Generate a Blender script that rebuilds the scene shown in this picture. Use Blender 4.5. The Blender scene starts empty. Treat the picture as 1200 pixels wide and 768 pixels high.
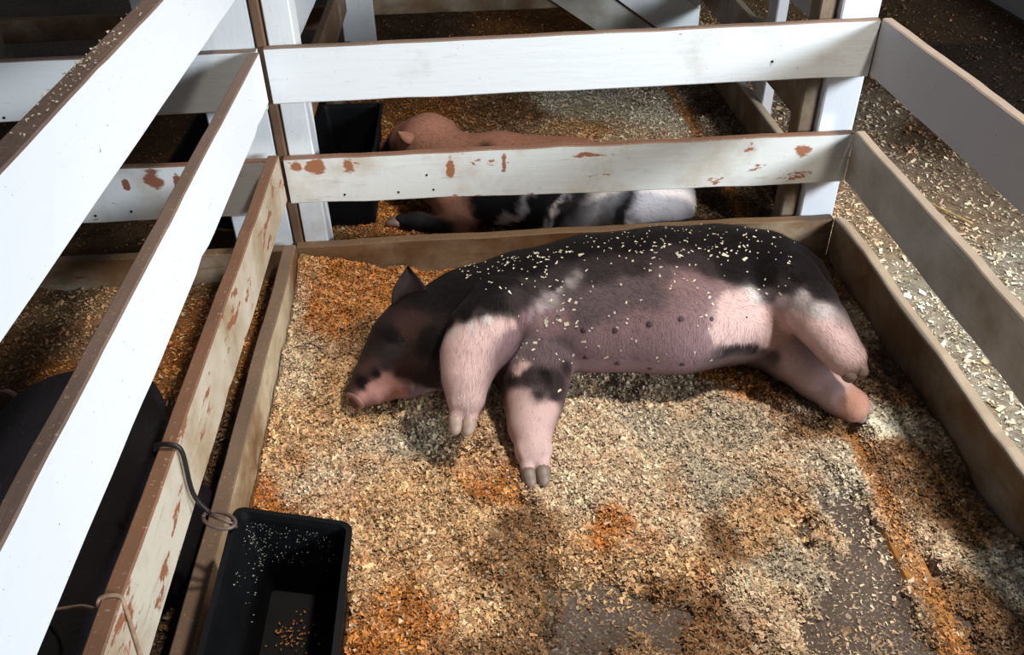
import bpy, math, random
import numpy as np
from mathutils import Vector, Matrix, Euler
from mathutils.bvhtree import BVHTree
random.seed(7); rng = np.random.default_rng(11)
SC = bpy.context.scene

# ------------------------------------------------------------------ camera
F_PX = 1014.42
CAM = Vector((0.51989, -2.21148, 1.42549))
ROT = Euler((math.radians(53.1473), math.radians(0.97441), math.radians(-3.42087)), 'XYZ')
cd = bpy.data.cameras.new('camera'); cam = bpy.data.objects.new('camera', cd)
SC.collection.objects.link(cam); cam.location = CAM; cam.rotation_euler = ROT
cd.sensor_width = 36; cd.lens = F_PX / 1200 * 36; cd.clip_start = 0.02
SC.camera = cam

# ------------------------------------------------------------------ world, light, exposure
w = bpy.data.worlds.new('world'); SC.world = w; w.use_nodes = True
w.node_tree.nodes['Background'].inputs[0].default_value = (0.86, 0.93, 1.0, 1)
w.node_tree.nodes['Background'].inputs[1].default_value = 0.075

def aim(o, target):
    o.rotation_euler = (Vector(target) - o.location).to_track_quat('-Z', 'Y').to_euler()

def area(name, loc, target, sx, sy, power, color):
    l = bpy.data.lights.new(name, 'AREA'); l.shape = 'RECTANGLE'; l.size = sx; l.size_y = sy
    l.energy = power; l.color = color
    o = bpy.data.objects.new(name, l); SC.collection.objects.link(o); o.location = loc; aim(o, target); return o

# open side of the barn, low on the right and behind the photographer
area('barn_opening_light', (4.6, -4.6, 2.05), (0.5, -0.1, 0.5), 1.9, 0.9, 450, (0.82, 0.91, 1.0))
# high opening above the right aisle
sl = bpy.data.lights.new('roof_opening_light', 'SPOT'); sl.energy = 640; sl.color = (1.0, 0.93, 0.82)
sl.shadow_soft_size = 0.16; sl.spot_size = math.radians(52); sl.spot_blend = 0.75
so = bpy.data.objects.new('roof_opening_light', sl); SC.collection.objects.link(so)
so.location = (2.15, -0.95, 3.9); aim(so, (0.98, -0.55, 0))

SC.view_settings.view_transform = 'Standard'; SC.view_settings.look = 'None'
SC.view_settings.exposure = 0.0; SC.view_settings.gamma = 1.0

# ------------------------------------------------------------------ helpers
RM = ROT.to_matrix()
def ray(px, py):
    return (RM @ Vector(((px - 600) / F_PX, -(py - 384) / F_PX, -1.0)))
def at(px, py, z):
    d = ray(px, py); t = (z - CAM.z) / d.z
    return CAM + d * t

def empty(name, loc, label, cat, group=None):
    group = group or {'fence': 'board fences of the pig pens', 'pig': 'pigs lying in the pens', 'trough': 'black feed troughs'}.get(cat)
    o = bpy.data.objects.new(name, None); SC.collection.objects.link(o); o.location = loc
    o.empty_display_size = 0.05
    tag(o, label, cat, group); return o
def tag(o, label=None, cat=None, group=None, kind=None):
    if label: o['label'] = label
    if cat: o['category'] = cat
    if group: o['group'] = group
    if kind: o['kind'] = kind
    return o
def wloc(o):
    p = Vector(o.location)
    while o.parent: o = o.parent; p += Vector(o.location)
    return p
def mesh_obj(name, verts, faces, mat, parent=None, smooth=False, loc=None, cols=None):
    """verts in world coordinates; origin placed at loc"""
    verts = np.asarray(verts, dtype=np.float32)
    if loc is None: loc = verts.mean(0)
    loc = Vector([float(c) for c in loc])
    me = bpy.data.meshes.new(name)
    lv = verts - np.array(loc, dtype=np.float32)
    if isinstance(faces, np.ndarray):
        k = faces.shape[1]; n = len(faces)
        me.vertices.add(len(lv)); me.vertices.foreach_set('co', lv.ravel())
        me.loops.add(n * k); me.loops.foreach_set('vertex_index', faces.ravel().astype(np.int32))
        me.polygons.add(n); me.polygons.foreach_set('loop_start', np.arange(0, n * k, k, dtype=np.int32))
        me.update(calc_edges=True)
    else:
        me.from_pydata([tuple(map(float, v)) for v in lv], [], faces)
    me.validate()
    if smooth: me.polygons.foreach_set('use_smooth', [True] * len(me.polygons))
    if cols is not None:
        a = me.color_attributes.new('col', 'FLOAT_COLOR', 'POINT')
        c4 = np.ones((len(lv), 4), dtype=np.float32); c4[:, :3] = cols
        a.data.foreach_set('color', c4.ravel())
    me.materials.append(mat)
    o = bpy.data.objects.new(name, me); SC.collection.objects.link(o)
    if parent is not None:
        o.parent = parent; o.location = loc - wloc(parent)
    else: o.location = loc
    return o

# cheap value noise in numpy
def vnoise(x, y, s, seed=0):
    x = np.asarray(x) * s; y = np.asarray(y) * s
    xi = np.floor(x).astype(np.int64); yi = np.floor(y).astype(np.int64); fx = x - xi; fy = y - yi
    fx = fx * fx * (3 - 2 * fx); fy = fy * fy * (3 - 2 * fy)
    def h(a, b):
        n = (a * 374761393 + b * 668265263 + seed * 974634777) & 0x7fffffff
        n = ((n ^ (n >> 13)) * 1274126177) & 0x7fffffff
        return ((n ^ (n >> 16)) & 0xffff) / 65535.0
    return (h(xi, yi) * (1 - fx) + h(xi + 1, yi) * fx) * (1 - fy) + (h(xi, yi + 1) * (1 - fx) + h(xi + 1, yi + 1) * fx) * fy
def fbm(x, y, s, seed=0, o=4):
    r = 0; a = 1; t = 0
    for i in range(o): r = r + a * vnoise(x, y, s * 2 ** i, seed + i); t += a; a *= .55
    return r / t

# ------------------------------------------------------------------ materials
def nt(name):
    m = bpy.data.materials.new(name); m.use_nodes = True
    t = m.node_tree; b = t.nodes['Principled BSDF']; return m, t, b
def N(t, ty, **kw):
    n = t.nodes.new(ty)
    for k, v in kw.items():
        if k in n.inputs: n.inputs[k].default_value = v
        else: setattr(n, k, v)
    return n
def rampn(t, src, p0, p1, c0=(0, 0, 0, 1), c1=(1, 1, 1, 1)):
    r = t.nodes.new('ShaderNodeValToRGB'); e = r.color_ramp.elements
    e[0].position = p0; e[1].position = p1; e[0].color = c0; e[1].color = c1
    t.links.new(src, r.inputs[0]); return r.outputs[0]
def mix(t, f, a, b):
    m = t.nodes.new('ShaderNodeMix'); m.data_type = 'RGBA'
    for s, v in ((0, f), (6, a), (7, b)):
        if hasattr(v, 'is_linked') or hasattr(v, 'links'): t.links.new(v, m.inputs[s])
        elif s == 0: m.inputs[0].default_value = v
        else: m.inputs[s].default_value = (*v, 1)
    return m.outputs[2]

def rampsub(t, src, edge):
    m_ = N(t, 'ShaderNodeMapRange'); t.links.new(src, m_.inputs[0]); m_.inputs[1].default_value = edge - .12; m_.inputs[2].default_value = edge + .12
    m_.inputs[3].default_value = 1; m_.inputs[4].default_value = 0; return m_.outputs[0]

def paint(name, axis, base=(.80, .81, .82), dirt=.2, peel=.0, dirtcol=(.30, .24, .17), top=(.20, .13, .10), peelcol=(.22, .085, .05), stain=0.0, spots=()):
    """weathered painted board; grain runs along axis 0 = x, 1 = y, 2 = z"""
    m, t, b = nt(name)
    tc = N(t, 'ShaderNodeTexCoord'); oi = N(t, 'ShaderNodeObjectInfo')
    add = N(t, 'ShaderNodeVectorMath', operation='ADD'); t.links.new(tc.outputs['Object'], add.inputs[0])
    sc = N(t, 'ShaderNodeVectorMath', operation='SCALE'); sc.inputs[0].default_value = (7, 13, 5); t.links.new(oi.outputs['Random'], sc.inputs['Scale'])
    t.links.new(sc.outputs[0], add.inputs[1]); co = add.outputs[0]
    mp = N(t, 'ShaderNodeMapping'); s = [9, 9, 9]; s[axis] = 1.0; mp.inputs['Scale'].default_value = s; t.links.new(co, mp.inputs[0])
    grain = N(t, 'ShaderNodeTexNoise', Scale=7.0, Detail=8.0, Roughness=.65); t.links.new(mp.outputs[0], grain.inputs[0])
    big = N(t, 'ShaderNodeTexNoise', Scale=4.5, Detail=6.0, Roughness=.62); t.links.new(co, big.inputs[0])
    mp2 = N(t, 'ShaderNodeMapping'); s2 = [26, 26, 26]; s2[axis] = 9; mp2.inputs['Scale'].default_value = s2; t.links.new(co, mp2.inputs[0])
    pn = N(t, 'ShaderNodeTexNoise', Scale=1.0, Detail=7.0, Roughness=.68); t.links.new(mp2.outputs[0], pn.inputs[0])
    fine = N(t, 'ShaderNodeTexNoise', Scale=160.0, Detail=3.0); t.links.new(co, fine.inputs[0])
    d0 = .74 - dirt * .42
    df = rampn(t, big.outputs[0], d0, d0 + .26)
    c = mix(t, df, base, dirtcol)
    c = mix(t, rampn(t, grain.outputs[0], .66 - .10 * dirt, .92 - .16 * dirt), c, tuple(x * .8 for x in dirtcol))
    if stain:
        st = N(t, 'ShaderNodeTexNoise', Scale=2.3, Detail=7.0, Roughness=.7); t.links.new(co, st.inputs[0])
        c = mix(t, rampn(t, st.outputs[0], .62 - .25 * stain, .72 - .15 * stain), c, (.17, .085, .035))
    sp = rampn(t, fine.outputs[0], .72, .76); c = mix(t, sp, c, (.12, .08, .05))
    if peel:
        pk = rampn(t, pn.outputs[0], .70 - peel * .3, .72 - peel * .3); c = mix(t, pk, c, peelcol)
    for (a0, b0, ra, rb) in spots:
        mq = N(t, 'ShaderNodeMapping', vector_type='POINT'); sc_ = [0, 0, 1 / rb]; sc_[axis] = 1 / ra; lo_ = [0, 0, -b0 / rb]; lo_[axis] = -a0 / ra
        mq.inputs['Scale'].default_value = sc_; mq.inputs['Location'].default_value = lo_; t.links.new(tc.outputs['Object'], mq.inputs[0])
        ln = N(t, 'ShaderNodeVectorMath', operation='LENGTH'); t.links.new(mq.outputs[0], ln.inputs[0])
        sb = N(t, 'ShaderNodeMath', operation='MULTIPLY_ADD'); t.links.new(pn.outputs[0], sb.inputs[0]); sb.inputs[1].default_value = 3.2; t.links.new(ln.outputs['Value'], sb.inputs[2])
        c = mix(t, rampsub(t, sb.outputs[0], 2.45), c, peelcol)
    g = N(t, 'ShaderNodeNewGeometry'); sx = N(t, 'ShaderNodeSeparateXYZ'); t.links.new(g.outputs['True Normal'], sx.inputs[0])
    tf = rampn(t, sx.outputs[2], .45, .7)
    dust = mix(t, rampn(t, big.outputs[0], .35, .7), top, tuple(x * .72 for x in top))
    dust = mix(t, rampn(t, fine.outputs[0], .64, .70), dust, (.34, .23, .15))
    c = mix(t, tf, c, dust)
    t.links.new(c, b.inputs['Base Color']); b.inputs['Roughness'].default_value = .62
    bp = N(t, 'ShaderNodeBump', Strength=.25, Distance=.004); t.links.new(grain.outputs[0], bp.inputs['Height']); t.links.new(bp.outputs[0], b.inputs['Normal'])
    return m

def vcol(name, rough=.85, bump=0, bscale=300, sheen=0, spec=.3, mul=1.0):
    m, t, b = nt(name)
    a = N(t, 'ShaderNodeVertexColor'); a.layer_name = 'col'
    tc = N(t, 'ShaderNodeTexCoord'); n = N(t, 'ShaderNodeTexNoise', Scale=float(bscale), Detail=4.0); t.links.new(tc.outputs['Object'], n.inputs[0])
    r = rampn(t, n.outputs[0], .3, .7, (.72, .72, .72, 1), (1.15, 1.15, 1.15, 1))
    mm = t.nodes.new('ShaderNodeMix'); mm.data_type = 'RGBA'; mm.blend_type = 'MULTIPLY'; mm.inputs[0].default_value = mul
    t.links.new(a.outputs[0], mm.inputs[6]); t.links.new(r, mm.inputs[7]); t.links.new(mm.outputs[2], b.inputs['Base Color'])
    b.inputs['Roughness'].default_value = rough; b.inputs['Specular IOR Level'].default_value = spec
    if bump:
        bp = N(t, 'ShaderNodeBump', Strength=bump, Distance=.002); t.links.new(n.outputs[0], bp.inputs['Height']); t.links.new(bp.outputs[0], b.inputs['Normal'])
    return m
def plain(name, col, rough=.6, metal=0, spec=.5, vary=.25, scale=30):
    m, t, b = nt(name)
    tc = N(t, 'ShaderNodeTexCoord'); n = N(t, 'ShaderNodeTexNoise', Scale=float(scale), Detail=5.0); t.links.new(tc.outputs['Object'], n.inputs[0])
    c = mix(t, rampn(t, n.outputs[0], .35, .65), tuple(x * (1 - vary) for x in col), tuple(min(1, x * (1 + vary)) for x in col))
    t.links.new(c, b.inputs['Base Color']); b.inputs['Roughness'].default_value = rough; b.inputs['Metallic'].default_value = metal
    b.inputs['Specular IOR Level'].default_value = spec
    return m

WHITE = (.77, .79, .82)
M = {}
for ax, s in ((0, 'x'), (1, 'y'), (2, 'z')):
    M['clean' + s] = paint('clean white paint ' + s, ax, WHITE, .0, 0, (.5, .47, .42))
    M['light' + s] = paint('lightly soiled white paint ' + s, ax, (.76, .78, .78), .35, .02, (.52, .47, .38))
    M['peel' + s] = paint('peeling cream paint ' + s, ax, (.56, .50, .40), .8, .42, (.34, .25, .15), top=(.21, .10, .055), peelcol=(.27, .10, .05))
    M['cream' + s] = paint('peeling white paint ' + s, ax, (.74, .75, .72), .5, .30, (.48, .40, .28), top=(.24, .13, .08), peelcol=(.36, .14, .07))
    M['dirty' + s] = paint('dirty cream paint ' + s, ax, (.42, .35, .25), 1.0, .15, (.20, .11, .05), top=(.18, .105, .055), stain=.8)
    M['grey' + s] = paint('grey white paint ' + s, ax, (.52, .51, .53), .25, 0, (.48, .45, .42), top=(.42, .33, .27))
    M['greydirty' + s] = paint('soiled grey paint ' + s, ax, (.55, .53, .48), .75, .05, (.33, .28, .21), top=(.45, .36, .28))
    M['mud' + s] = paint('mud stained board ' + s, ax, (.36, .31, .24), 1.0, .1, (.16, .095, .045), top=(.46, .36, .26), stain=.75)
    M['wood' + s] = paint('bare brown wood ' + s, ax, (.16, .085, .045), .6, 0, (.09, .05, .03), top=(.2, .12, .07))
    M['oldwood' + s] = paint('old soiled wood ' + s, ax, (.42, .36, .29), .8, .1, (.20, .14, .09), top=(.16, .10, .07))
M['backmid'] = paint('peeling white paint with bare patches', 0, (.70, .70, .66), .6, .22, (.48, .40, .28), top=(.22, .11, .07), peelcol=(.34, .13, .06),
    spots=((-.715, .045, .030, .028), (-.62, .045, .022, .024), (-.34, .03, .012, .03), (-.19, .03, .010, .03), (-.765, .05, .02, .02), (.66, .03, .03, .02)))
M['leftmid'] = paint('peeling white paint with one large patch', 0, (.68, .69, .68), .5, .25, (.44, .38, .28), top=(.22, .11, .07), peelcol=(.24, .09, .05),
    spots=((.535, .045, .030, .04), (.46, .03, .010, .02), (.60, .035, .012, .03)))
M['lowleft'] = paint('stained cream low board', 1, (.58, .48, .33), .8, .2, (.30, .19, .09), top=(.20, .125, .08), stain=.35)
M['rustwood'] = paint('rust brown wet board', 1, (.36, .19, .09), .7, 0, (.20, .10, .05), top=(.30, .20, .12))
M['flakes'] = vcol('wood shavings', .8, 0, 200, mul=.3)
M['bed'] = vcol('packed bedding', .95, .6, 420)
M['pig'] = vcol('pig skin', .62, .35, 500, spec=.10, mul=.55)
M['hair'] = vcol('pig bristles', .6, 0, 100, spec=.12, mul=.2)
M['hoof'] = plain('hoof horn', (.22, .16, .13), .5)
M['hoofpale'] = plain('pale hoof horn', (.42, .30, .24), .5)
M['teat'] = plain('dark teat skin', (.05, .03, .036), .6)
M['rubber'] = plain('black feeder plastic', (.003, .0032, .0038), .6, spec=.12, vary=.3, scale=12)
M['iron'] = plain('dark iron rod', (.03, .025, .023), .45, .6, scale=60)
M['rusty'] = plain('rusty iron ring', (.13, .085, .075), .6, .3, scale=60)
M['twine'] = plain('brown twine', (.30, .19, .12), .9, scale=90)
M['nail'] = plain('nail head', (.02, .018, .018), .5, .4)
M['straw'] = plain('dry straw', (.55, .40, .16), .7)
M['eye'] = plain('eye', (.01, .008, .008), .2)
M['snout'] = plain('snout skin', (.30, .14, .12), .5, vary=.2, scale=60)

def concrete():
    m, t, b = nt('concrete floor')
    tc = N(t, 'ShaderNodeTexCoord'); n = N(t, 'ShaderNodeTexNoise', Scale=2.2, Detail=9.0, Roughness=.65); t.links.new(tc.outputs['Object'], n.inputs[0])
    f = N(t, 'ShaderNodeTexNoise', Scale=140.0, Detail=4.0); t.links.new(tc.outputs['Object'], f.inputs[0])
    c = mix(t, rampn(t, n.outputs[0], .35, .65), (.05, .032, .022), (.105, .072, .05))
    c = mix(t, rampn(t, f.outputs[0], .55, .66), c, (.26, .20, .15))
    t.links.new(c, b.inputs['Base Color']); b.inputs['Roughness'].default_value = .8
    bp = N(t, 'ShaderNodeBump', Strength=.5, Distance=.004); t.links.new(f.outputs[0], bp.inputs['Height']); t.links.new(bp.outputs[0], b.inputs['Normal'])
    return m
M['concrete'] = concrete()

# ------------------------------------------------------------------ setting: floor, right wall
FZ = -0.03
W = 1.6
fl = mesh_obj('floor', [(-4, -3, FZ), (6, -3, FZ), (6, 6, FZ), (-4, 6, FZ)], [(0, 1, 2, 3)], M['concrete'], loc=(0, 0, FZ))
tag(fl, 'grey brown concrete barn floor under the pens', kind='structure')

# ------------------------------------------------------------------ boards
def board(name, A, B, za, zb, t, nrm, mat, parent, ch=.003, wob=.0010, nicks=0, label=None):
    """board whose seen face runs from A to B (xy); za, zb = (top, bottom) at each end; thickness t along nrm"""
    A = np.array(A, float); B = np.array(B, float); nrm = np.array(nrm, float)
    L = np.hypot(*(B - A)); n = max(3, int(L / .05)); V = []; Fc = []
    sd = random.randint(0, 9999)
    for i in range(n + 1):
        s = i / n; p = A + (B - A) * s
        top = za[0] + (zb[0] - za[0]) * s; bot = za[1] + (zb[1] - za[1]) * s
        top += wob * (2 * float(vnoise(s * L, 0, 9, sd)) - 1) * 1.3 + wob * (2 * float(vnoise(s * L, 3, 30, sd)) - 1) * .6
        bot += wob * (2 * float(vnoise(s * L, 7, 9, sd)) - 1) * 1.6
        if nicks and float(vnoise(s * L, 11, 14, sd)) > .8: bot += .006
        off = wob * (2 * float(vnoise(s * L, 5, 4, sd)) - 1)
        for (u, v) in ((ch, 0), (0, ch), (0, 1 - ch), (ch, 1), (t - ch, 1), (t, 1 - ch), (t, ch), (t - ch, 0)):
            if v == 0: z = bot
            elif v == ch: z = bot + ch
            elif v == 1: z = top
            else: z = top - ch
            q = p + nrm * (u + off); V.append((q[0], q[1], z))
    for i in range(n):
        for k in range(8):
            a = i * 8 + k; b2 = i * 8 + (k + 1) % 8
            Fc.append((a, b2, b2 + 8, a + 8))
    Fc.append(tuple(range(7, -1, -1))); Fc.append(tuple(range(n * 8, n * 8 + 8)))
    # orient: check sign
    d = (B - A) / L; cr = d[0] * nrm[1] - d[1] * nrm[0]
    if cr < 0: Fc = [f[::-1] for f in Fc]
    o = mesh_obj(name, V, Fc, mat, parent)
    if label: o['label'] = label
    return o
def post(x0, x1, y0, y1, z0, z1, mat, parent, ch=.004, name='post', label=None, lean=(0, 0)):
    V = []; Fc = []; n = 10
    ring = [(x0 + ch, y0), (x1 - ch, y0), (x1, y0 + ch), (x1, y1 - ch), (x1 - ch, y1), (x0 + ch, y1), (x0, y1 - ch), (x0, y0 + ch)]
    for i in range(n + 1):
        s = i / n
        for (x, y) in ring: V.append((x + lean[0] * s + random.uniform(-.0006, .0006), y + lean[1] * s, z0 + (z1 - z0) * s))
    for i in range(n):
        for k in range(8):
            a = i * 8 + k; b2 = i * 8 + (k + 1) % 8; Fc.append((a, b2, b2 + 8, a + 8))
    Fc.append(tuple(range(7, -1, -1))); Fc.append(tuple(range(n * 8, n * 8 + 8)))
    o = mesh_obj(name, V, Fc, mat, parent)
    if label: o['label'] = label
    return o
def nail(p, parent, nrm):
    V = []; r = .0035; nrm = Vector(nrm).normalized(); u = nrm.orthogonal().normalized(); v = nrm.cross(u)
    p = Vector(p)
    for k in range(8):
        a = k * math.pi / 4; V.append(p + (u * math.cos(a) + v * math.sin(a)) * r - nrm * .003)
    for k in range(8):
        a = k * math.pi / 4; V.append(p + (u * math.cos(a) + v * math.sin(a)) * r + nrm * .0012)
    V.append(p + nrm * .002)
    Fc = [(k, (k + 1) % 8, 8 + (k + 1) % 8, 8 + k) for k in range(8)] + [(8 + k, 8 + (k + 1) % 8, 16) for k in range(8)]
    return mesh_obj('nail', V, Fc, M['nail'], parent)

ZB = FZ - .005   # feet of posts sink to the floor
YN = -2.0        # near end of the long fences
# left fence of the sleeping pig's pen
Lf = empty('pen_fence', (0, -1.0, 0), 'white four-board fence slanting along the left of the sleeping pig', 'fence')
board('board', (0, YN), (0, -.02), (1.008, .862), (.985, .845), .038, (-1, 0), M['cleany'], Lf, label='broad topmost bright white board with dusty brown top edge')
board('board', (0, YN), (0, -.02), (.700, .545), (.686, .549), .027, (-1, 0), M['cleany'], Lf, nicks=1, label='second bright white board')
board('board', (0, YN), (0, -.02), (.400, .256), (.404, .262), .030, (-1, 0), M['peely'], Lf, wob=.0018, nicks=1, label='cream board with red brown peeling patches')
board('board', (0, YN), (0, -.02), (.100, -.03), (.118, -.02), .036, (-1, 0), M['lowleft'], Lf, wob=.0018, label='lowest soiled board against the bedding')
post(-.075, -.04, -1.98, -1.90, ZB, 1.05, M['lighty'], Lf)
# right fence of that pen
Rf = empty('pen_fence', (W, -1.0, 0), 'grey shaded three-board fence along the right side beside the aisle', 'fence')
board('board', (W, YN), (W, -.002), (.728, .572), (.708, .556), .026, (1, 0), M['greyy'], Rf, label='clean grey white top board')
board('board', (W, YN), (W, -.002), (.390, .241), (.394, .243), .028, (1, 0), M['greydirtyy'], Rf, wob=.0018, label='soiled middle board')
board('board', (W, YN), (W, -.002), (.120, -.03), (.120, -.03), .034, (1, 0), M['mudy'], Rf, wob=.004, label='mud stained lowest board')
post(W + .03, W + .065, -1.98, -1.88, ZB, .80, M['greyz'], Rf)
# back fence between the two pigs
Bf = empty('pen_fence', (.8, 0, 0), 'weathered white three-board fence crossing directly behind the sleeping pig', 'fence')
board('board', (.008, 0), (1.597, 0), (.686, .539), (.704, .552), .024, (0, 1), M['lightx'], Bf, label='clean white top board')
board('board', (.005, 0), (1.597, 0), (.381, .243), (.389, .235), .026, (0, 1), M['backmid'], Bf, wob=.0018, label='peeling middle board')
board('board', (-.005, 0), (1.597, 0), (.100, -.03), (.114, -.03), .034, (0, 1), M['dirtyx'], Bf, wob=.0018, label='brown stained lowest board')
post(.014, .084, .036, .125, ZB, 1.25, M['lightz'], Bf, label='white corner post')
post(-.016, .010, .03, .10, ZB, 1.25, M['woodz'], Bf, label='narrow bare brown wood post')
post(-.185, -.020, .036, .075, ZB, 1.25, M['lightz'], Bf, label='broad white corner post')
post(1.505, 1.607, .036, .12, ZB, 1.25, M['cleanz'], Bf, label='bright white right post')
post(1.455, 1.500, .06, .13, ZB, .90, M['mudz'], Bf, label='narrow soiled post beside the bright one')
for px, py in ((404, 228), (467, 225), (508, 222), (905, 72), (500, 205)):
    d = ray(px, py); t = -CAM.y / d.y; q = CAM + d * t; nail((q.x, -.001, q.z), Bf, (0, -1, 0))
# left neighbour pen, its back fence
LBf = empty('pen_fence', (-.9, 0, 0), 'peeling white cross fence of the dark left pen, seen between the slanting boards', 'fence')
board('board', (-1.75, 0), (-.012, 0), (.672, .515), (.681, .522), .024, (0, 1), M['lightx'], LBf, label='clean white top board')
board('board', (-1.75, 0), (-.040, 0), (.372, .210), (.376, .207), .026, (0, 1), M['leftmid'], LBf, wob=.0018, label='middle board with red peeling patches')
board('board', (-1.75, 0), (-.040, 0), (.085, -.03), (.090, -.03), .034, (0, 1), M['dirtyx'], LBf, label='grey soiled lowest board')
post(-1.76, -1.66, .036, .12, ZB, 1.1, M['lightz'], LBf)
for px, py in ((5, 138), (112, 253), (154, 248)):
    d = ray(px, py); t = -CAM.y / d.y; q = CAM + d * t; nail((q.x, -.001, q.z), LBf, (0, -1, 0))
# fences beyond
D = 1.8
BLf = empty('pen_fence', (0, .95, 0), 'white fence running back beside the black trough, beyond the corner posts', 'fence')
board('board', (0, .13), (0, D - .01), (.690, .527), (.690, .525), .030, (-1, 0), M['lighty'], BLf, label='white top board')
board('board', (0, .13), (0, D - .01), (.400, .255), (.395, .25), .030, (-1, 0), M['dirtyy'], BLf, label='soiled board with brown top edge')
board('board', (0, .13), (0, D - .01), (.115, -.03), (.115, -.03), .034, (-1, 0), M['dirtyy'], BLf)
BRf = empty('pen_fence', (W, .95, 0), 'brown soiled fence running back behind the bright right post', 'fence')
board('board', (W, .13), (W, D + .6), (.705, .556), (.705, .556), .026, (1, 0), M['greyy'], BRf, label='grey top board')
board('board', (W, .13), (W, .93), (.390, .242), (.390, .242), .028, (1, 0), M['mudy'], BRf, label='brown stained middle board')
board('board', (W, .935), (W, D + .6), (.390, .242), (.385, .242), .028, (1, 0), M['mudy'], BRf, label='brown stained middle board')
board('board', (W, .13), (W, D + .6), (.120, -.03), (.120, -.03), .034, (1, 0), M['mudy'], BRf, label='mud stained lowest board')
post(W + .03, W + .07, .86, .96, ZB, .75, M['greyz'], BRf)
FBf = empty('pen_fence', (.8, D, 0), 'cream cross fence at the far end of the pig pen behind', 'fence')
board('board', (.10, D), (W - .03, D), (.385, .218), (.385, .225), .026, (0, 1), M['dirtyx'], FBf, label='spotted cream board')
board('board', (.10, D), (W - .03, D), (.690, .545), (.690, .545), .026, (0, 1), M['lightx'], FBf)
post(-.03, .116, D - .03, D - .001, ZB, .9, M['lightz'], FBf, label='grey white post at the left end')
post(1.405, 1.495, D - .045, D - .003, ZB, .9, M['dirtyz'], FBf, label='brown stained post')
post(1.535, 1.595, D - .045, D - .003, ZB, .9, M['lightz'], FBf, label='white post')
# slanting plank on that far fence
def pl(px, py, y):
    d = ray(px, py); t = (y - CAM.y) / d.y; return CAM + d * t
def slant(pts, y, th, mat, parent, label):
    # pts: image outline corners on plane y, extended both ways along the plank
    q = [pl(a, b, y) for a, b in pts]
    V = [(p.x, p.y, p.z) for p in q] + [(p.x, p.y + th, p.z) for p in q]
    Fc = [(0, 1, 2, 3), (7, 6, 5, 4)] + [(k, k + 4, (k + 1) % 4 + 4, (k + 1) % 4) for k in range(4)]
    o = mesh_obj('brace', V, Fc, mat, parent); o['label'] = label; return o
slant([(735, 59.5), (600, -30.5), (675, -34), (808, 65)], D - .030, .024, M['greydirtyx'], FBf, 'broad slanting plank nailed across the far fence')
slant([(790, 47.0), (690, -25), (720, -60), (820, 10)], D - .06, .024, M['lightx'], FBf, 'white slanting plank above the broad one')
# far left
FLf = empty('pen_fence', (-.9, D, 0), 'dark stained cross fence at the far end of the left row, top left corner', 'fence')
board('board', (-1.55, D), (-.06, D), (.256, .150), (.262, .165), .03, (0, 1), M['dirtyx'], FLf, label='soiled grey brown board')
board('board', (-1.75, D), (-.06, D), (.60, .46), (.60, .46), .03, (0, 1), M['dirtyx'], FLf)
post(-1.66, -1.55, D - .04, D + .05, ZB, .9, M['oldwoodz'], FLf)
post(-1.08, -.93, D + .35, D + .40, ZB, .5, M['lightz'], FLf, label='white post behind')
LLf = empty('pen_fence', (-1.7, -.9, 0), 'soiled fence on the far side of the dark left pen', 'fence')
for zt, zb_ in ((.69, .55), (.40, .25), (.11, -.03)):
    board('board', (-1.7, YN), (-1.7, -.01), (zt, zb_), (zt, zb_), .03, (-1, 0), M['dirtyy'], LLf)
# far right white kerb board
wr = empty('baseboard_right', (3.4, 1.5, 0), 'low grey white boards closing the aisle at the top right corner', None)
wr['kind'] = 'structure'
board('board', (3.40, -1.6), (3.40, 5.0), (.30, -.03), (.30, -.03), .05, (1, 0), M['greyy'], wr)

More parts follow.
